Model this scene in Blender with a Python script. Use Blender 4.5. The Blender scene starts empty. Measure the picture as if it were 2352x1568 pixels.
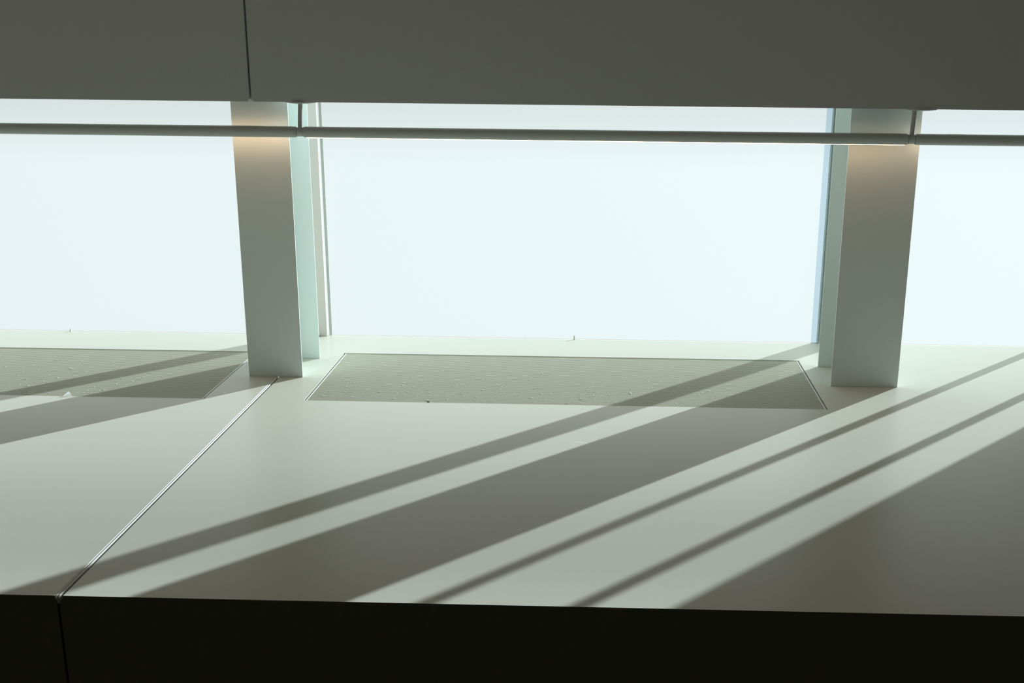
import bpy, bmesh, math, random
from mathutils import Vector, Matrix
random.seed(7)
scene = bpy.context.scene

# ------------------------------------------------------------------ camera
F_PX, PITCH, YAW, ROLL = 2911.776, 0.31311, -0.02671, 0.01026
CAM = Vector((2.01538, -4.2731, 1.96695))
fw = Vector((math.sin(YAW)*math.cos(PITCH), math.cos(YAW)*math.cos(PITCH), -math.sin(PITCH)))
rt = fw.cross(Vector((0, 0, 1))).normalized()
up = rt.cross(fw)
rt2 = rt*math.cos(ROLL) + up*math.sin(ROLL)
up2 = -rt*math.sin(ROLL) + up*math.cos(ROLL)
cam_data = bpy.data.cameras.new('camera')
cam = bpy.data.objects.new('camera', cam_data)
scene.collection.objects.link(cam)
m = Matrix((rt2, up2, -fw)).transposed().to_4x4()
m.translation = CAM
cam.matrix_world = m
cam_data.sensor_fit = 'HORIZONTAL'
cam_data.sensor_width = 36.0
cam_data.lens = F_PX/2352*36.0
cam_data.shift_x = -129.16/2352
cam_data.shift_y = 262.99/2352
cam_data.clip_end = 200
scene.camera = cam

# ------------------------------------------------------------------ world, sun, exposure
SUN_SLOPE_X, SUN_ELEV = 0.8308, math.radians(18.6)
WORLD_COLOR, WORLD_STRENGTH = (0.72, 0.90, 1.0), 2.2
SUN_COLOR, SUN_STRENGTH = (1.0, 0.98, 0.975), 16.0
world = bpy.data.worlds.new('hazy_sky')
scene.world = world
world.use_nodes = True
bg = world.node_tree.nodes['Background']
bg.inputs[0].default_value = (*WORLD_COLOR, 1)
bg.inputs[1].default_value = WORLD_STRENGTH
sun_data = bpy.data.lights.new('sun', 'SUN')
sun_data.energy = SUN_STRENGTH
sun_data.color = SUN_COLOR
sun_data.angle = math.radians(0.5)
sun = bpy.data.objects.new('sun', sun_data)
scene.collection.objects.link(sun)
hor = Vector((-SUN_SLOPE_X, -1.0, 0)).normalized()
sun_dir = hor*math.cos(SUN_ELEV) + Vector((0, 0, -math.sin(SUN_ELEV)))
sun.rotation_euler = sun_dir.to_track_quat('-Z', 'Y').to_euler()
sun.location = (12, 14, 8)
# haze: the sky brightens towards the sun
wt = world.node_tree
w_tc = wt.nodes.new('ShaderNodeTexCoord')
w_dot = wt.nodes.new('ShaderNodeVectorMath')
w_dot.operation = 'DOT_PRODUCT'
w_dot.inputs[1].default_value = -sun_dir
wt.links.new(w_tc.outputs['Generated'], w_dot.inputs[0])
w_max = wt.nodes.new('ShaderNodeMath')
w_max.operation = 'MAXIMUM'
w_max.inputs[1].default_value = 0.0
wt.links.new(w_dot.outputs['Value'], w_max.inputs[0])
w_sq = wt.nodes.new('ShaderNodeMath')
w_sq.operation = 'POWER'
w_sq.inputs[1].default_value = 2.0
wt.links.new(w_max.outputs[0], w_sq.inputs[0])
w_st = wt.nodes.new('ShaderNodeMath')
w_st.operation = 'MULTIPLY_ADD'
w_st.inputs[1].default_value = 0.22*WORLD_STRENGTH
w_st.inputs[2].default_value = 0.90*WORLD_STRENGTH
wt.links.new(w_sq.outputs[0], w_st.inputs[0])
wt.links.new(w_st.outputs[0], bg.inputs[1])
vs = scene.view_settings
scene.display_settings.display_device = 'sRGB'
vs.view_transform = 'Standard'
vs.look = 'None'
vs.exposure = 0.0
vs.gamma = 1.0
vs.use_curve_mapping = False

# ------------------------------------------------------------------ dimensions (metres)
BAY = 3.6
COL2 = BAY + 0.017
Y_COL, Y_COL_BACK, Y_GLASS = 3.2822, 3.7736, 4.4677
Y_FASCIA, Z_FASCIA = 3.1105, 1.6474
FASCIA_D = 0.12
G_Y0, G_Y1, G_X0, G_X1 = 2.7512, 3.9419, 0.2930, 3.3135
Z_HEAD, Z_ROOF = 4.1, 4.4
ROOM_X0, ROOM_X1, ROOM_Y0 = -8.0, 10.0, -11.0
Z_FLOOR, Z_CEIL = -3.6, 4.4
PIER_X = 6.328

# ------------------------------------------------------------------ materials
def new_mat(name):
    mt = bpy.data.materials.new(name)
    mt.use_nodes = True
    nt = mt.node_tree
    return mt, nt, nt.nodes['Principled BSDF']

def paint(name, color, rough=0.5, spec=0.5, grain=0.0, grain_scale=300, bump=0.0, coat=0.0):
    mt, nt, b = new_mat(name)
    b.inputs['Roughness'].default_value = rough
    b.inputs['Specular IOR Level'].default_value = spec
    b.inputs['Coat Weight'].default_value = coat
    b.inputs['Coat Roughness'].default_value = rough
    b.inputs['Base Color'].default_value = (*color, 1)
    if grain or bump:
        tc = nt.nodes.new('ShaderNodeTexCoord')
        nz = nt.nodes.new('ShaderNodeTexNoise')
        nz.inputs['Scale'].default_value = grain_scale
        nz.inputs['Detail'].default_value = 4
        nt.links.new(tc.outputs['Object'], nz.inputs['Vector'])
        if grain:
            mx = nt.nodes.new('ShaderNodeMix')
            mx.data_type = 'RGBA'
            mx.inputs[6].default_value = (*[c*(1-grain) for c in color], 1)
            mx.inputs[7].default_value = (*[min(1, c*(1+grain)) for c in color], 1)
            nt.links.new(nz.outputs['Fac'], mx.inputs[0])
            nt.links.new(mx.outputs[2], b.inputs['Base Color'])
        if bump:
            bp = nt.nodes.new('ShaderNodeBump')
            bp.inputs['Strength'].default_value = bump
            bp.inputs['Distance'].default_value = 0.002
            nt.links.new(nz.outputs['Fac'], bp.inputs['Height'])
            nt.links.new(bp.outputs[0], b.inputs['Normal'])
    return mt

M_LEDGE = paint('ledge_paint', (0.700, 0.726, 0.628), 0.34, 0.15, 0.05, 330)
M_FASCIA = paint('fascia_paint', (0.49, 0.515, 0.49), 0.55, 0.4, 0.03, 25)
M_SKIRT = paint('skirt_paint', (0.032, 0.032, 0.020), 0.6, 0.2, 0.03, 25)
M_STEEL = paint('column_paint', (0.76, 0.85, 0.82), 0.45, 0.5, 0.02, 200)
M_TUBE = paint('tube_aluminium', (0.56, 0.61, 0.58), 0.5, 0.4, 0.02, 200)
M_ROD = paint('rod_aluminium', (0.45, 0.47, 0.45), 0.4, 0.6, 0.02, 200)
M_BAR = paint('grille_aluminium', (0.655, 0.675, 0.555), 0.45, 0.5, 0.06, 60)
M_RIM = paint('rim_metal', (0.80, 0.81, 0.77), 0.35, 0.6, 0.02, 200)
M_BEAD = paint('white_gasket', (0.84, 0.84, 0.80), 0.6, 0.3, 0.02, 200)
M_DARK = paint('recess_black', (0.02, 0.02, 0.018), 0.8, 0.2, 0.2, 40)
M_PLENUM = paint('plenum_grey', (0.12, 0.12, 0.11), 0.8, 0.2, 0.1, 40)
M_FRAME = paint('mullion_paint', (0.78, 0.77, 0.72), 0.5, 0.4, 0.02, 200)
M_ROOM = paint('room_brown', (0.54, 0.36, 0.20), 0.8, 0.2, 0.04, 6)
M_SILL = paint('sill_grey', (0.40, 0.41, 0.40), 0.7, 0.2, 0.05, 60)
M_WELL = paint('well_white', (0.75, 0.77, 0.75), 0.7, 0.2, 0.03, 10)
M_DUST = paint('dust_flecks', (0.85, 0.86, 0.80), 0.9, 0.1, 0.05, 500)
M_SPECK = paint('dark_speck', (0.04, 0.04, 0.035), 0.9, 0.1, 0.1, 500)
M_PAPER, nt, b = new_mat('paper_white')
b.inputs['Base Color'].default_value = (0.80, 0.82, 0.80, 1)
b.inputs['Roughness'].default_value = 0.9
p_tl = nt.nodes.new('ShaderNodeBsdfTranslucent')
p_tl.inputs[0].default_value = (0.95, 0.97, 0.95, 1)
p_mx = nt.nodes.new('ShaderNodeMixShader')
p_mx.inputs[0].default_value = 0.85
nt.links.new(b.outputs[0], p_mx.inputs[1])
nt.links.new(p_tl.outputs[0], p_mx.inputs[2])
nt.links.new(p_mx.outputs[0], nt.nodes['Material Output'].inputs[0])

# a pale dried smear on the ledge, with a shape of its own
nt = M_LEDGE.node_tree
b = nt.nodes['Principled BSDF']
tc = nt.nodes.new('ShaderNodeTexCoord')
mp = nt.nodes.new('ShaderNodeMapping')
mp.vector_type = 'TEXTURE'
mp.inputs['Location'].default_value = (1.912, 2.034, 0)
mp.inputs['Rotation'].default_value = (0, 0, math.radians(-14))
mp.inputs['Scale'].default_value = (0.046, 0.011, 1.0)
nt.links.new(tc.outputs['Object'], mp.inputs[0])
ln = nt.nodes.new('ShaderNodeVectorMath')
ln.operation = 'LENGTH'
nt.links.new(mp.outputs[0], ln.inputs[0])
mr = nt.nodes.new('ShaderNodeMapRange')
for i, v in enumerate((0.75, 1.05, 0.8, 0.0)):
    mr.inputs[1+i].default_value = v
nt.links.new(ln.outputs['Value'], mr.inputs[0])
mx = nt.nodes.new('ShaderNodeMix')
mx.data_type = 'RGBA'
old = b.inputs['Base Color'].links[0].from_socket
nt.links.new(old, mx.inputs[6])
mx.inputs[7].default_value = (0.88, 0.90, 0.84, 1)
nt.links.new(mr.outputs[0], mx.inputs[0])
nt.links.new(mx.outputs[2], b.inputs['Base Color'])

def frit(name, trans, diff, dots, band=False):
    """printed glass: a fine diagonal dot print scatters light, the rest lets it through"""
    mt = bpy.data.materials.new(name)
    mt.use_nodes = True
    nt = mt.node_tree
    for n in list(nt.nodes):
        nt.nodes.remove(n)
    out = nt.nodes.new('ShaderNodeOutputMaterial')
    add = nt.nodes.new('ShaderNodeAddShader')
    tr = nt.nodes.new('ShaderNodeBsdfTransparent')
    tl = nt.nodes.new('ShaderNodeBsdfTranslucent')
    tr.inputs[0].default_value = (*trans, 1)
    tl.inputs[0].default_value = (*diff, 1)
    tc = nt.nodes.new('ShaderNodeTexCoord')
    sep = nt.nodes.new('ShaderNodeSeparateXYZ')
    nt.links.new(tc.outputs['Object'], sep.inputs[0])
    def math_node(op, a, bb):
        n = nt.nodes.new('ShaderNodeMath')
        n.operation = op
        for i, v in enumerate((a, bb)):
            if v is None:
                continue
            if isinstance(v, (int, float)):
                n.inputs[i].default_value = v
            else:
                nt.links.new(v, n.inputs[i])
        return n.outputs[0]
    k = 2*math.pi/0.0125
    u = math_node('ADD', sep.outputs[0], sep.outputs[2])
    v = math_node('SUBTRACT', sep.outputs[0], sep.outputs[2])
    s = math_node('MULTIPLY', math_node('SINE', math_node('MULTIPLY', u, k), None),
                  math_node('SINE', math_node('MULTIPLY', v, k), None))
    f = math_node('MULTIPLY_ADD', s, dots)
    f.node.inputs[2].default_value = 1.0
    sc = nt.nodes.new('ShaderNodeVectorMath')
    sc.operation = 'SCALE'
    sc.inputs[0].default_value = diff
    nt.links.new(f, sc.inputs['Scale'])
    if band:
        # the dot print is denser in a band at eye level of the slot
        def ramp(lo, hi, a, bb):
            n = nt.nodes.new('ShaderNodeMapRange')
            n.interpolation_type = 'SMOOTHSTEP'
            nt.links.new(sep.outputs[2], n.inputs[0])
            for i, v in enumerate((lo, hi, a, bb)):
                n.inputs[1+i].default_value = v
            return n.outputs[0]
        w = math_node('MULTIPLY', ramp(1.15, 1.6, 0, 1), ramp(1.75, 1.98, 1, 0))
        kt = math_node('MULTIPLY_ADD', w, -0.20)
        kt.node.inputs[2].default_value = 1.0
        kd = math_node('MULTIPLY_ADD', w, -0.07)
        kd.node.inputs[2].default_value = 1.0
        st = nt.nodes.new('ShaderNodeVectorMath')
        st.operation = 'SCALE'
        st.inputs[0].default_value = trans
        nt.links.new(kt, st.inputs['Scale'])
        nt.links.new(st.outputs[0], tr.inputs[0])
        nt.links.new(math_node('MULTIPLY', f, kd), sc.inputs['Scale'])
    nt.links.new(sc.outputs[0], tl.inputs[0])
    nt.links.new(tr.outputs[0], add.inputs[0])
    nt.links.new(tl.outputs[0], add.inputs[1])
    nt.links.new(add.outputs[0], out.inputs[0])
    return mt

def clear(name, tint):
    mt = bpy.data.materials.new(name)
    mt.use_nodes = True
    nt = mt.node_tree
    for n in list(nt.nodes):
        nt.nodes.remove(n)
    out = nt.nodes.new('ShaderNodeOutputMaterial')
    tr = nt.nodes.new('ShaderNodeBsdfTransparent')
    tr.inputs[0].default_value = (*tint, 1)
    nt.links.new(tr.outputs[0], out.inputs[0])
    return mt

GLASS_T = (0.280, 0.312, 0.326)
GLASS_D = (0.075, 0.0575, 0.041)
M_FRIT = frit('fritted_glass', GLASS_T, GLASS_D, 0.05, band=True)
M_CLEAR = clear('clear_glass', (0.99, 1.0, 1.0))
def dotted(name, lo, hi, pitch):
    """border of denser printed dots on clear film"""
    mt = bpy.data.materials.new(name)
    mt.use_nodes = True
    nt = mt.node_tree
    for n in list(nt.nodes):
        nt.nodes.remove(n)
    out = nt.nodes.new('ShaderNodeOutputMaterial')
    tr = nt.nodes.new('ShaderNodeBsdfTransparent')
    tc = nt.nodes.new('ShaderNodeTexCoord')
    mp = nt.nodes.new('ShaderNodeMapping')
    mp.inputs['Rotation'].default_value = (0, math.radians(45), 0)
    ck = nt.nodes.new('ShaderNodeTexChecker')
    ck.inputs['Scale'].default_value = 1/pitch
    ck.inputs['Color1'].default_value = (*lo, 1)
    ck.inputs['Color2'].default_value = (*hi, 1)
    nt.links.new(tc.outputs['Object'], mp.inputs[0])
    nt.links.new(mp.outputs[0], ck.inputs[0])
    nt.links.new(ck.outputs[0], tr.inputs[0])
    nt.links.new(tr.outputs[0], out.inputs[0])
    return mt
M_SEAL = dotted('dense_dot_border', (0.48, 0.52, 0.47), (0.90, 0.93, 0.88), 0.006)
M_FILL_PANE = clear('fill_pane_tint', (0.655, 0.645, 0.62))  # tint sets colour and strength of the added rear window's fill light
M_SKY = frit('skylight_glass', (0.1, 0.1, 0.1), (0.03, 0.036, 0.036), 0.03)

def emitter(name, color, strength):
    mt, nt, b = new_mat(name)
    b.inputs['Base Color'].default_value = (0.9, 0.88, 0.82, 1)
    b.inputs['Emission Color'].default_value = (*color, 1)
    b.inputs['Emission Strength'].default_value = strength
    return mt
LED_COLOR, LED_STRENGTH = (1.0, 0.62, 0.37), 12.5
M_LED = emitter('led_diffuser', LED_COLOR, LED_STRENGTH)

# ------------------------------------------------------------------ mesh helpers
def link(name, bm, mats, parent=None, smooth=False):
    bmesh.ops.recalc_face_normals(bm, faces=bm.faces[:])
    me = bpy.data.meshes.new(name)
    bm.to_mesh(me)
    bm.free()
    for mt in (mats if isinstance(mats, (list, tuple)) else [mats]):
        me.materials.append(mt)
    if smooth:
        for p in me.polygons:
            p.use_smooth = True
    o = bpy.data.objects.new(name, me)
    scene.collection.objects.link(o)
    if parent:
        o.parent = parent
        o.matrix_parent_inverse = Matrix.Translation(-parent.location)
    return o

def empty(name, loc):
    o = bpy.data.objects.new(name, None)
    o.empty_display_size = 0.1
    o.location = loc
    scene.collection.objects.link(o)
    return o

def tag(o, label, cat, group=None):
    o['label'] = label
    o['category'] = cat
    if group:
        o['group'] = group
    return o

def struct(o):
    o['kind'] = 'structure'
    return o

def add_box(bm, x0, x1, y0, y1, z0, z1, bevel=0.0, seg=2):
    r = bmesh.ops.create_cube(bm, size=1.0)
    vs_ = r['verts']
    bmesh.ops.scale(bm, vec=(x1-x0, y1-y0, z1-z0), verts=vs_)
    bmesh.ops.translate(bm, vec=((x0+x1)/2, (y0+y1)/2, (z0+z1)/2), verts=vs_)
    if bevel:
        es = list({e for v in vs_ for e in v.link_edges})
        bmesh.ops.bevel(bm, geom=es, offset=bevel, segments=seg, affect='EDGES', profile=0.5)

def box(name, mat, parent, x0, x1, y0, y1, z0, z1, bevel=0.0, seg=2):
    bm = bmesh.new()
    add_box(bm, x0, x1, y0, y1, z0, z1, bevel, seg)
    return link(name, bm, mat, parent)

def add_cyl(bm, p, q, r, seg=32, r2=None):
    p, q = Vector(p), Vector(q)
    d = q-p
    rr = bmesh.ops.create_cone(bm, cap_ends=True, cap_tris=False, segments=seg, radius1=r,
                               radius2=r if r2 is None else r2, depth=d.length)
    mt = Matrix.Translation((p+q)/2) @ d.to_track_quat('Z', 'Y').to_matrix().to_4x4()
    bmesh.ops.transform(bm, matrix=mt, verts=rr['verts'])
    return rr['verts']

def add_lathe_x(bm, prof, yc, zc, seg=40):
    """prof: list of (x, r); revolved about the x axis through (yc, zc)"""
    rings = []
    for x, r in prof:
        rings.append([bm.verts.new((x, yc+r*math.cos(2*math.pi*i/seg), zc+r*math.sin(2*math.pi*i/seg))) for i in range(seg)])
    for a, c in zip(rings, rings[1:]):
        for i in range(seg):
            j = (i+1) % seg
            bm.faces.new((a[i], a[j], c[j], c[i]))
    bm.faces.new(rings[0])
    bm.faces.new(rings[-1])

def add_prism(bm, poly, axis, a0, a1):
    """poly in the two other axes, extruded along axis from a0 to a1"""
    def mk(p, a):
        if axis == 'y':
            return (p[0], a, p[1])
        if axis == 'z':
            return (p[0], p[1], a)
        return (a, p[0], p[1])
    va = [bm.verts.new(mk(p, a0)) for p in poly]
    vb = [bm.verts.new(mk(p, a1)) for p in poly]
    bm.faces.new(va)
    bm.faces.new(vb)
    n = len(poly)
    for i in range(n):
        j = (i+1) % n
        bm.faces.new((va[i], va[j], vb[j], vb[i]))

def auto_smooth(o, ang=35):
    me = o.data
    for p in me.polygons:
        p.use_smooth = True
    bm = bmesh.new()
    bm.from_mesh(me)
    lim = math.radians(ang)
    for e in bm.edges:
        e.smooth = not (len(e.link_faces) == 2 and e.calc_face_angle(0) > lim)
    bm.to_mesh(me)
    bm.free()

def grid_slab(bm, xs, ys, z0, z1, holes=()):
    """slab cut on a grid, with whole cells left out as openings; one welded skin"""
    def solid(i, j):
        return 0 <= i < len(xs)-1 and 0 <= j < len(ys)-1 and (i, j) not in holes
    vt = {}
    def V(i, j, z):
        k = (i, j, z)
        if k not in vt:
            vt[k] = bm.verts.new((xs[i], ys[j], z))
        return vt[k]
    for i in range(len(xs)-1):
        for j in range(len(ys)-1):
            if not solid(i, j):
                continue
            for z in (z0, z1):
                bm.faces.new((V(i, j, z), V(i+1, j, z), V(i+1, j+1, z), V(i, j+1, z)))
            for di, dj, a, c in ((-1, 0, (i, j), (i, j+1)), (1, 0, (i+1, j), (i+1, j+1)),
                                 (0, -1, (i, j), (i+1, j)), (0, 1, (i, j+1), (i+1, j+1))):
                if not solid(i+di, j+dj):
                    bm.faces.new((V(*a, z0), V(*c, z0), V(*c, z1), V(*a, z1)))

# ------------------------------------------------------------------ room shell
def shell(name, x0, x1, y0, y1, z0, z1, mat):
    return struct(box(name, mat, None, x0, x1, y0, y1, z0, z1))

shell('floor', ROOM_X0, ROOM_X1, ROOM_Y0, 0.25, Z_FLOOR-0.2, Z_FLOOR, M_ROOM)
shell('ceiling', ROOM_X0, ROOM_X1, ROOM_Y0, Y_FASCIA+FASCIA_D, Z_CEIL, Z_CEIL+0.2, M_ROOM)
# far wall behind the camera: added unseen window gives fill light for the columns
BW = (-7.0, 9.0, 0.5, 4.0)
bm = bmesh.new()
add_box(bm, ROOM_X0, ROOM_X1, ROOM_Y0-0.2, ROOM_Y0, Z_FLOOR-0.2, BW[2])
add_box(bm, ROOM_X0, ROOM_X1, ROOM_Y0-0.2, ROOM_Y0, BW[3], Z_CEIL+0.2)
add_box(bm, ROOM_X0, BW[0], ROOM_Y0-0.2, ROOM_Y0, BW[2], BW[3])
add_box(bm, BW[1], ROOM_X1, ROOM_Y0-0.2, ROOM_Y0, BW[2], BW[3])
struct(link('wall_back', bm, M_ROOM))
wb = struct(empty('window_5', (1.0, ROOM_Y0-0.1, BW[2])))
box('pane', M_FILL_PANE, wb, BW[0], BW[1], ROOM_Y0-0.11, ROOM_Y0-0.09, BW[2], BW[3])
for k in range(7):
    px = BW[0]+0.03+k*(BW[1]-BW[0]-0.06)/6
    box('frame_bar', M_FRAME, wb, px-0.03, px+0.03, ROOM_Y0-0.15, ROOM_Y0-0.05, BW[2], BW[3])
shell('wall_left', ROOM_X0-0.2, ROOM_X0, ROOM_Y0-0.2, Y_GLASS+0.4, Z_FLOOR-0.2, Z_ROOF+0.3, M_ROOM)
shell('wall_right', ROOM_X1, ROOM_X1+0.2, ROOM_Y0-0.2, Y_GLASS+0.4, Z_FLOOR-0.2, Z_ROOF+0.3, M_ROOM)
# window wall: pier to the right of the glazing, and the wall above the window head
bm = bmesh.new()
add_box(bm, PIER_X, ROOM_X1, Y_GLASS-0.005, Y_GLASS+0.4, -0.3, Z_ROOF+0.2)
add_box(bm, ROOM_X0, PIER_X, Y_GLASS-0.005, Y_GLASS+0.12, Z_HEAD, Z_ROOF+0.2)
struct(link('wall_front', bm, M_WELL))
struct(box('trim_1', M_SILL, None, ROOM_X0, PIER_X, Y_GLASS+0.0006, Y_GLASS+0.0195, -0.3, -0.0005))

# upper fascia: two hung panels with an open joint, chamfered at the foot
JU = 0.0055
CH = 0.014
wu = struct(empty('wall_upper', (0, Y_FASCIA, Z_FASCIA)))
def upper_panel(x0, x1, cut0, cut1):
    poly = [(x0, Z_ROOF), (x0, Z_FASCIA+(CH if cut0 else 0))]
    if cut0:
        poly.append((x0+CH*0.85, Z_FASCIA))
    if cut1:
        poly.append((x1-CH*0.85, Z_FASCIA))
    poly += [(x1, Z_FASCIA+(CH if cut1 else 0)), (x1, Z_ROOF)]
    bm = bmesh.new()
    add_prism(bm, poly, 'y', Y_FASCIA, Y_FASCIA+0.03)
    es = [e for e in bm.edges if all(abs(v.co.y-Y_FASCIA) < 1e-6 for v in e.verts)]
    bmesh.ops.bevel(bm, geom=es, offset=0.0015, segments=2, affect='EDGES')
    return link('panel', bm, M_FASCIA, wu)
upper_panel(ROOM_X0, -JU, False, True)
upper_panel(JU, ROOM_X1, True, False)
bm = bmesh.new()
add_prism(bm, [(ROOM_X0, Z_ROOF), (ROOM_X0, Z_FASCIA+0.0015), (-0.022, Z_FASCIA+0.0015), (-0.022, Z_FASCIA+0.022),
               (0.022, Z_FASCIA+0.022), (0.022, Z_FASCIA+0.0015), (ROOM_X1, Z_FASCIA+0.0015), (ROOM_X1, Z_ROOF)],
          'y', Y_FASCIA+0.034, Y_FASCIA+FASCIA_D)
link('backing', bm, M_FASCIA, wu)

# ------------------------------------------------------------------ ledge
SLAB = 0.014
wl = empty('window_ledge', (1.0, 0.0, 0.0))
tag(wl, 'broad pale grey window ledge striped by slanting sun shadows', 'ledge')
JX0, JX1 = -0.0065, 0.0245
X_MID = [JX1, G_X0, G_X1, ROOM_X1]
YS = [0.0, G_Y0, G_Y1, Y_GLASS]
def slab(xs, holes, corner_x, sgn):
    bm = bmesh.new()
    grid_slab(bm, xs, YS, -SLAB, 0.0, holes)
    es = [e for e in bm.edges if len(e.link_faces) == 2 and all(abs(v.co.z) < 1e-6 for v in e.verts)
          and e.calc_face_angle(0) > 1.0]
    bmesh.ops.bevel(bm, geom=es, offset=0.0016, segments=2, affect='EDGES')
    bm.normal_update()
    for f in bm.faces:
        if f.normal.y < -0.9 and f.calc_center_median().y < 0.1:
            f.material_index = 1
    return link('slab', bm, [M_LEDGE, M_SKIRT], wl)
slab([ROOM_X0, G_X0-BAY, G_X1-BAY, JX0], {(1, 1)}, JX0, 1)
slab(X_MID, {(1, 1)}, JX1, -1)
# seal in the joint between the slabs: a bed with two white beads, open gap on its right
def bead(x, r, z, y0, y1):
    bm = bmesh.new()
    n = 20
    a0 = math.radians(-65)
    poly = [(x+r*math.cos(a0+(math.pi-2*a0)*i/n), z+r*math.sin(a0+(math.pi-2*a0)*i/n)) for i in range(n+1)]
    poly += [(poly[-1][0], z-0.0085), (poly[0][0], z-0.0085)]
    add_prism(bm, poly, 'y', y0, y1)
    o = link('bead', bm, M_BEAD, wl)
    auto_smooth(o, 50)
    return o
bead(-0.0024, 0.0036, -0.0028, 0.004, Y_GLASS)
bead(0.0085, 0.0040, -0.0030, 0.004, Y_GLASS)
box('seal_bed', M_PLENUM, wl, JX0, JX1, 0.004, Y_GLASS, -0.034, -0.0112)

# lower wall under the ledge: two panels with an open joint
wlow = struct(empty('wall_lower', (1.0, 0.0, Z_FLOOR)))
def lower_panel(x0, x1, cut0, cut1):
    zt = -SLAB-0.0003
    c = 0.010
    poly = [(x0, Z_FLOOR), (x0, zt-(c if cut0 else 0))]
    if cut0:
        poly.append((x0+c, zt))
    if cut1:
        poly.append((x1-c, zt))
    poly += [(x1, zt-(c if cut1 else 0)), (x1, Z_FLOOR)]
    bm = bmesh.new()
    add_prism(bm, poly, 'y', 0.0, 0.03)
    return link('panel', bm, M_SKIRT, wlow)
lower_panel(ROOM_X0, -0.0015, False, True)
lower_panel(0.0085, ROOM_X1, True, False)
box('backing', M_DARK, wlow, ROOM_X0, ROOM_X1, 0.034, 0.25, Z_FLOOR, -0.05)

# ------------------------------------------------------------------ air grilles let into the ledge
def grille(x_shift, label):
    x0, x1 = G_X0+x_shift, G_X1+x_shift
    root = empty('air_grille', ((x0+x1)/2, (G_Y0+G_Y1)/2, -0.05))
    tag(root, label, 'grille', 'air grilles in the window ledge')
    gl, gi = 0.009, 0.007
    zt = -0.003
    # end rims and long rims of the lift-out frame
    for a, c in ((x0+gl+0.0015, x0+gl+0.0015+gi), (x1-gl-gi, x1-gl)):
        box('end_rim', M_RIM, root, a, c, G_Y0+0.004, G_Y1-0.012, -0.028, zt+0.0015, 0.001, 1)
    for a, c in ((G_Y0+0.004, G_Y0+0.009), (G_Y1-0.017, G_Y1-0.012)):
        box('long_rim', M_BAR, root, x0+gl+0.0015+gi, x1-gl-gi, a, c, -0.028, zt, 0.0008, 1)
    bm = bmesh.new()
    pitch, wbar = 0.0156, 0.0072
    y = G_Y0+0.0135
    bx0, bx1 = x0+gl+0.0015+gi, x1-gl-gi
    while y+wbar < G_Y1-0.018:
        add_box(bm, bx0, bx1, y, y+wbar, -0.024, zt, 0.0006, 1)
        y += pitch
    o = link('bars', bm, M_BAR, root)
    o['kind'] = 'stuff'
    # trough below
    bm = bmesh.new()
    add_box(bm, x0, x1, G_Y0, G_Y1, -0.070, -0.064)
    add_box(bm, x0-0.004, x0, G_Y0, G_Y1, -0.070, -SLAB)
    add_box(bm, x1, x1+0.004, G_Y0, G_Y1, -0.070, -SLAB)
    add_box(bm, x0, x1, G_Y0-0.004, G_Y0, -0.070, -SLAB)
    add_box(bm, x0, x1, G_Y1, G_Y1+0.004, -0.070, -SLAB)
    link('trough', bm, M_PLENUM, root)
    # lint caught on the bars
    bm = bmesh.new()
    for k in range(280):
        t = random.betavariate(1.3, 3.2)
        px = random.uniform(bx0+0.05, bx1-0.5) if random.random() < .85 else random.uniform(bx0+.05, bx1-.05)
        py = G_Y0+0.03+t*(G_Y1-G_Y0-0.08)
        r = random.choice((0.0026, 0.0032, 0.0040, 0.0052))*random.uniform(.7, 1.2)
        q = bmesh.ops.create_icosphere(bm, subdivisions=1, radius=r)
        bmesh.ops.scale(bm, vec=(random.uniform(1, 1.8), random.uniform(1, 1.6), 0.45), verts=q['verts'])
        bmesh.ops.translate(bm, vec=(px, py, zt+r*0.3), verts=q['verts'])
    d = link('lint', bm, M_DUST, root)
    d['kind'] = 'stuff'
    return root
grille(0, 'long slotted air grille let into the ledge between the two columns')
grille(-BAY, 'long slotted air grille at the left edge, partly behind the left column')

# ------------------------------------------------------------------ columns (H section)
def column(xc, hw, label):
    root = empty('steel_column', (xc, (Y_COL+Y_COL_BACK)/2, 0))
    tag(root, label, 'column', 'steel columns on the window ledge')
    t = 0.012
    z0, z1 = 0.0006, Z_ROOF-0.01
    box('flange', M_STEEL, root, xc-hw, xc+hw, Y_COL, Y_COL+t, z0, z1, 0.001, 1)
    box('flange', M_STEEL, root, xc-hw, xc+hw, Y_COL_BACK, Y_COL_BACK+t, z0, z1, 0.001, 1)
    box('web', M_STEEL, root, xc-0.012, xc+0.012, Y_COL+t, Y_COL_BACK, z0, z1)
    return root
column(0.0, 0.1662, 'pale steel column standing astride the joint in the ledge')
column(COL2, 0.2025, 'pale steel column with the wider face, right of the long grille')

# ------------------------------------------------------------------ glazing
def window(n, x0, x1, clips=()):
    root = struct(empty('window_%d' % n, ((x0+x1)/2, Y_GLASS, 0)))
    bm = bmesh.new()
    add_box(bm, x0, x1, Y_GLASS, Y_GLASS+0.02, 0.0005, Z_HEAD)
    bm.faces.ensure_lookup_table()
    bm.normal_update()
    for f in bm.faces:
        f.material_index = 0 if f.normal.y < -0.5 else 1
    link('pane', bm, [M_FRIT, M_CLEAR], root)
    for cx, h in clips:
        box('glazing_clip', M_FRAME, root, cx-0.0045, cx+0.0045, Y_GLASS-0.012, Y_GLASS-0.0005, 0.0005, h, 0.001, 1)
    return root
window(1, ROOM_X0, -0.0005, ((-1.763, 0.018),))
window(2, 0.0005, COL2-0.0005, ((1.8155, 0.028),))
win3 = window(3, COL2+0.0005, PIER_X)

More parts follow.
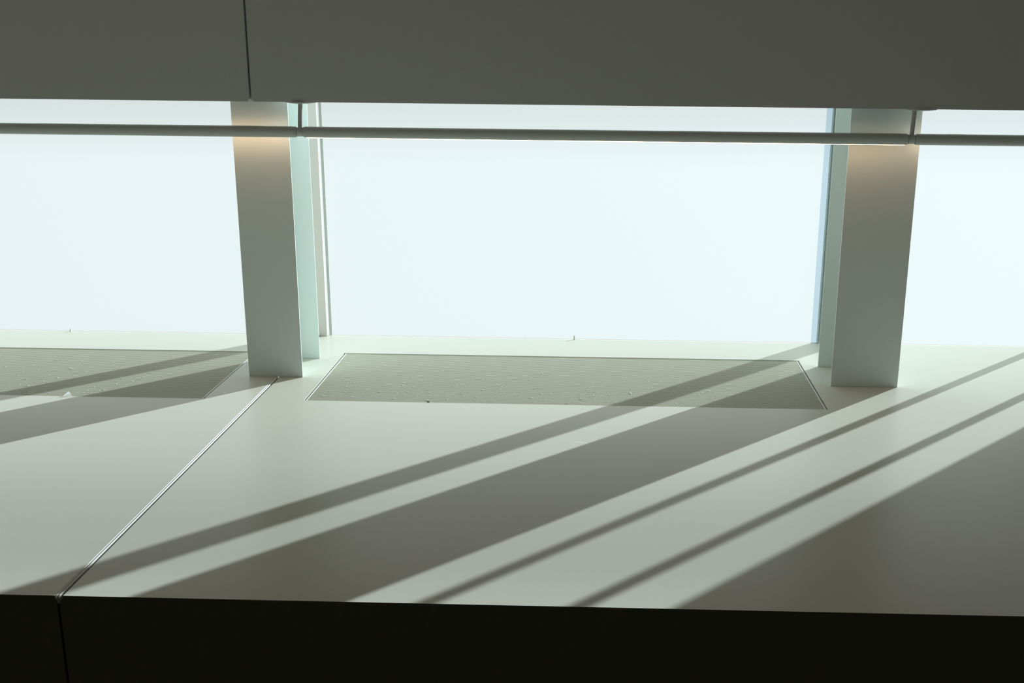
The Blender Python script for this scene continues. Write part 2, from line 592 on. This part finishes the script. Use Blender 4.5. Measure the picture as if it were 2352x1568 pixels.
def mullion(xc, label, shade_shift=0.0):
    root = empty('window_mullion', (xc, Y_GLASS, 0))
    tag(root, label, 'mullion')
    z0, z1 = 0.001, Z_HEAD-0.001
    box('post', M_FRAME, root, xc-0.072, xc+0.072, Y_GLASS-0.024, Y_GLASS-0.001, z0, z1, 0.001, 1)
    for s in (-1, 1):
        a, c = sorted((xc+s*0.0855, xc+s*0.1030))
        box('dot_border', M_SEAL, root, a, c, Y_GLASS-0.005, Y_GLASS-0.001, z0, z1)
    box('outer_cap', M_FRAME, root, xc-0.112+shade_shift, xc+0.066+shade_shift*1.5, Y_GLASS+0.021, Y_GLASS+0.042+shade_shift, z0, z1)  # unseen outer cap, sized and shifted to widen the mullion's cast shadow
    return root
mullion(0.0, 'pale window mullion behind the column on the joint')
mullion(COL2-0.003, 'pale window mullion almost hidden behind the wider column', 0.032)
def slim(xc):
    # slim posts of the third window, beyond the right edge of the photograph
    root = win3
    box('frame_post', M_FRAME, root, xc-0.026, xc+0.026, Y_GLASS-0.03, Y_GLASS-0.001, 0.001, Z_HEAD-0.001, 0.002, 1)
    box('outer_cap', M_FRAME, root, xc-0.020, xc+0.020, Y_GLASS+0.0215, Y_GLASS+0.03, 0.001, Z_HEAD-0.001, 0.002, 1)
slim(5.088)
slim(5.655)

# skylight over the slot between the fascia and the window wall
sk = struct(empty('window_4', (1, 3.8, Z_ROOF)))
bm = bmesh.new()
add_box(bm, ROOM_X0, ROOM_X1, Y_FASCIA+FASCIA_D, Y_GLASS+0.1, Z_ROOF+0.02, Z_ROOF+0.04)
bm.normal_update()
for f in bm.faces:
    f.material_index = 0 if f.normal.z < -0.5 else 1
link('pane', bm, [M_SKY, M_CLEAR], sk)

# ------------------------------------------------------------------ tube lights along the fascia
Y_T, Z_T, R_T = 3.145, 1.4815, 0.0312
H1, H2 = 0.2655, 3.738
SL = 0.0
def tube_light(x0, x1, ang, label):
    root = empty('tube_light', ((x0+x1)/2, Y_T, Z_T))
    tag(root, label, 'lamp', 'tube lights under the fascia')
    bm = bmesh.new()
    add_lathe_x(bm, [(x0+0.014, R_T), (x1-0.014, R_T)], Y_T, Z_T)
    auto_smooth(link('housing', bm, M_TUBE, root))
    for a, c in ((x0, x0+0.0135), (x1, x1-0.0135)):
        bm = bmesh.new()
        add_lathe_x(bm, [(a, R_T-0.004), (a+(c-a)*0.25, R_T-0.0008), (c, R_T-0.0008)], Y_T, Z_T)
        auto_smooth(link('end_cap', bm, M_TUBE, root))
    # light strip let into the lower back of the tube; ang measured from straight down towards the window
    bm = bmesh.new()
    n, half = 8, math.radians(13)
    ri, ro = R_T-0.006, R_T+0.0019
    poly = []
    for i in range(n+1):
        a = ang-half+2*half*i/n
        poly.append((Y_T+ro*math.sin(a), Z_T-ro*math.cos(a)))
    for i in range(n, -1, -1):
        a = ang-half+2*half*i/n
        poly.append((Y_T+ri*math.sin(a), Z_T-ri*math.cos(a)))
    add_prism(bm, poly, 'x', x0+0.016, x1-0.016)
    link('light_strip', bm, M_LED, root)
    return root
tube_light(H1-0.0195-BAY, H1-0.0195, math.radians(56), 'grey tube light at the left edge, crossing the left column')
tube_light(H1+0.0195, H2-0.021, math.radians(15), 'long grey tube light between the hangers, with a glowing underside')
tube_light(H2+0.021, H2+0.021+BAY, math.radians(56), 'grey tube light running out of the right edge past the wider column')

def hanger(xc, xcan, label):
    root = empty('light_hanger', (xc, Y_T, Z_FASCIA))
    tag(root, label, 'hanger', 'hangers of the tube lights')
    bm = bmesh.new()
    zt = Z_FASCIA+0.0012
    yc = 3.188
    add_cyl(bm, (xcan, yc, zt), (xcan, yc, zt-0.006), 0.088)
    add_cyl(bm, (xcan, yc, zt-0.006), (xcan, yc, zt-0.0125), 0.088, 32, 0.045)
    link('canopy', bm, M_FASCIA, root)
    bm = bmesh.new()
    add_cyl(bm, (xc+0.006, Y_T+0.010, zt-0.010), (xc, Y_T, Z_T+0.020), 0.0130)
    auto_smooth(link('rod', bm, M_ROD, root))
    bm = bmesh.new()
    add_lathe_x(bm, [(xc-0.0190, 0.022), (xc-0.0165, 0.0255), (xc+0.0165, 0.0255), (xc+0.0190, 0.022)], Y_T, Z_T)
    auto_smooth(link('coupling', bm, M_TUBE, root))
    return root
hanger(H1, 0.270, 'short rod hanger right of the left column, joining two tube lights')
hanger(H2, 3.786, 'short rod hanger over the wider column, joining two tube lights')

# ------------------------------------------------------------------ small litter on the ledge
bm = bmesh.new()
pts = [(-0.028, -0.004, 0.001), (0.026, -0.006, 0.001), (0.014, 0.016, 0.014), (-0.002, 0.020, 0.024), (-0.020, 0.010, 0.008)]
lo = [bm.verts.new(p) for p in pts]
bm.faces.new((lo[0], lo[1], lo[2]))
bm.faces.new((lo[0], lo[2], lo[3]))
bm.faces.new((lo[0], lo[3], lo[4]))
scrap = link('paper_scrap', bm, M_PAPER)
scrap.location = (-1.085, 2.752, 0.0)
tag(scrap, 'tiny white paper scrap curled up at the front of the left grille', 'scrap')

bm = bmesh.new()
q = bmesh.ops.create_icosphere(bm, subdivisions=2, radius=0.006)
bmesh.ops.scale(bm, vec=(1.2, 1.4, 0.6), verts=q['verts'])
for v in bm.verts:
    v.co *= random.uniform(.85, 1.15)
crumb = link('dirt_crumb', bm, M_SPECK)
crumb.location = (1.0149, 2.768, 0.0005)
tag(crumb, 'tiny dark crumb of dirt at the front of the long grille', 'dirt')
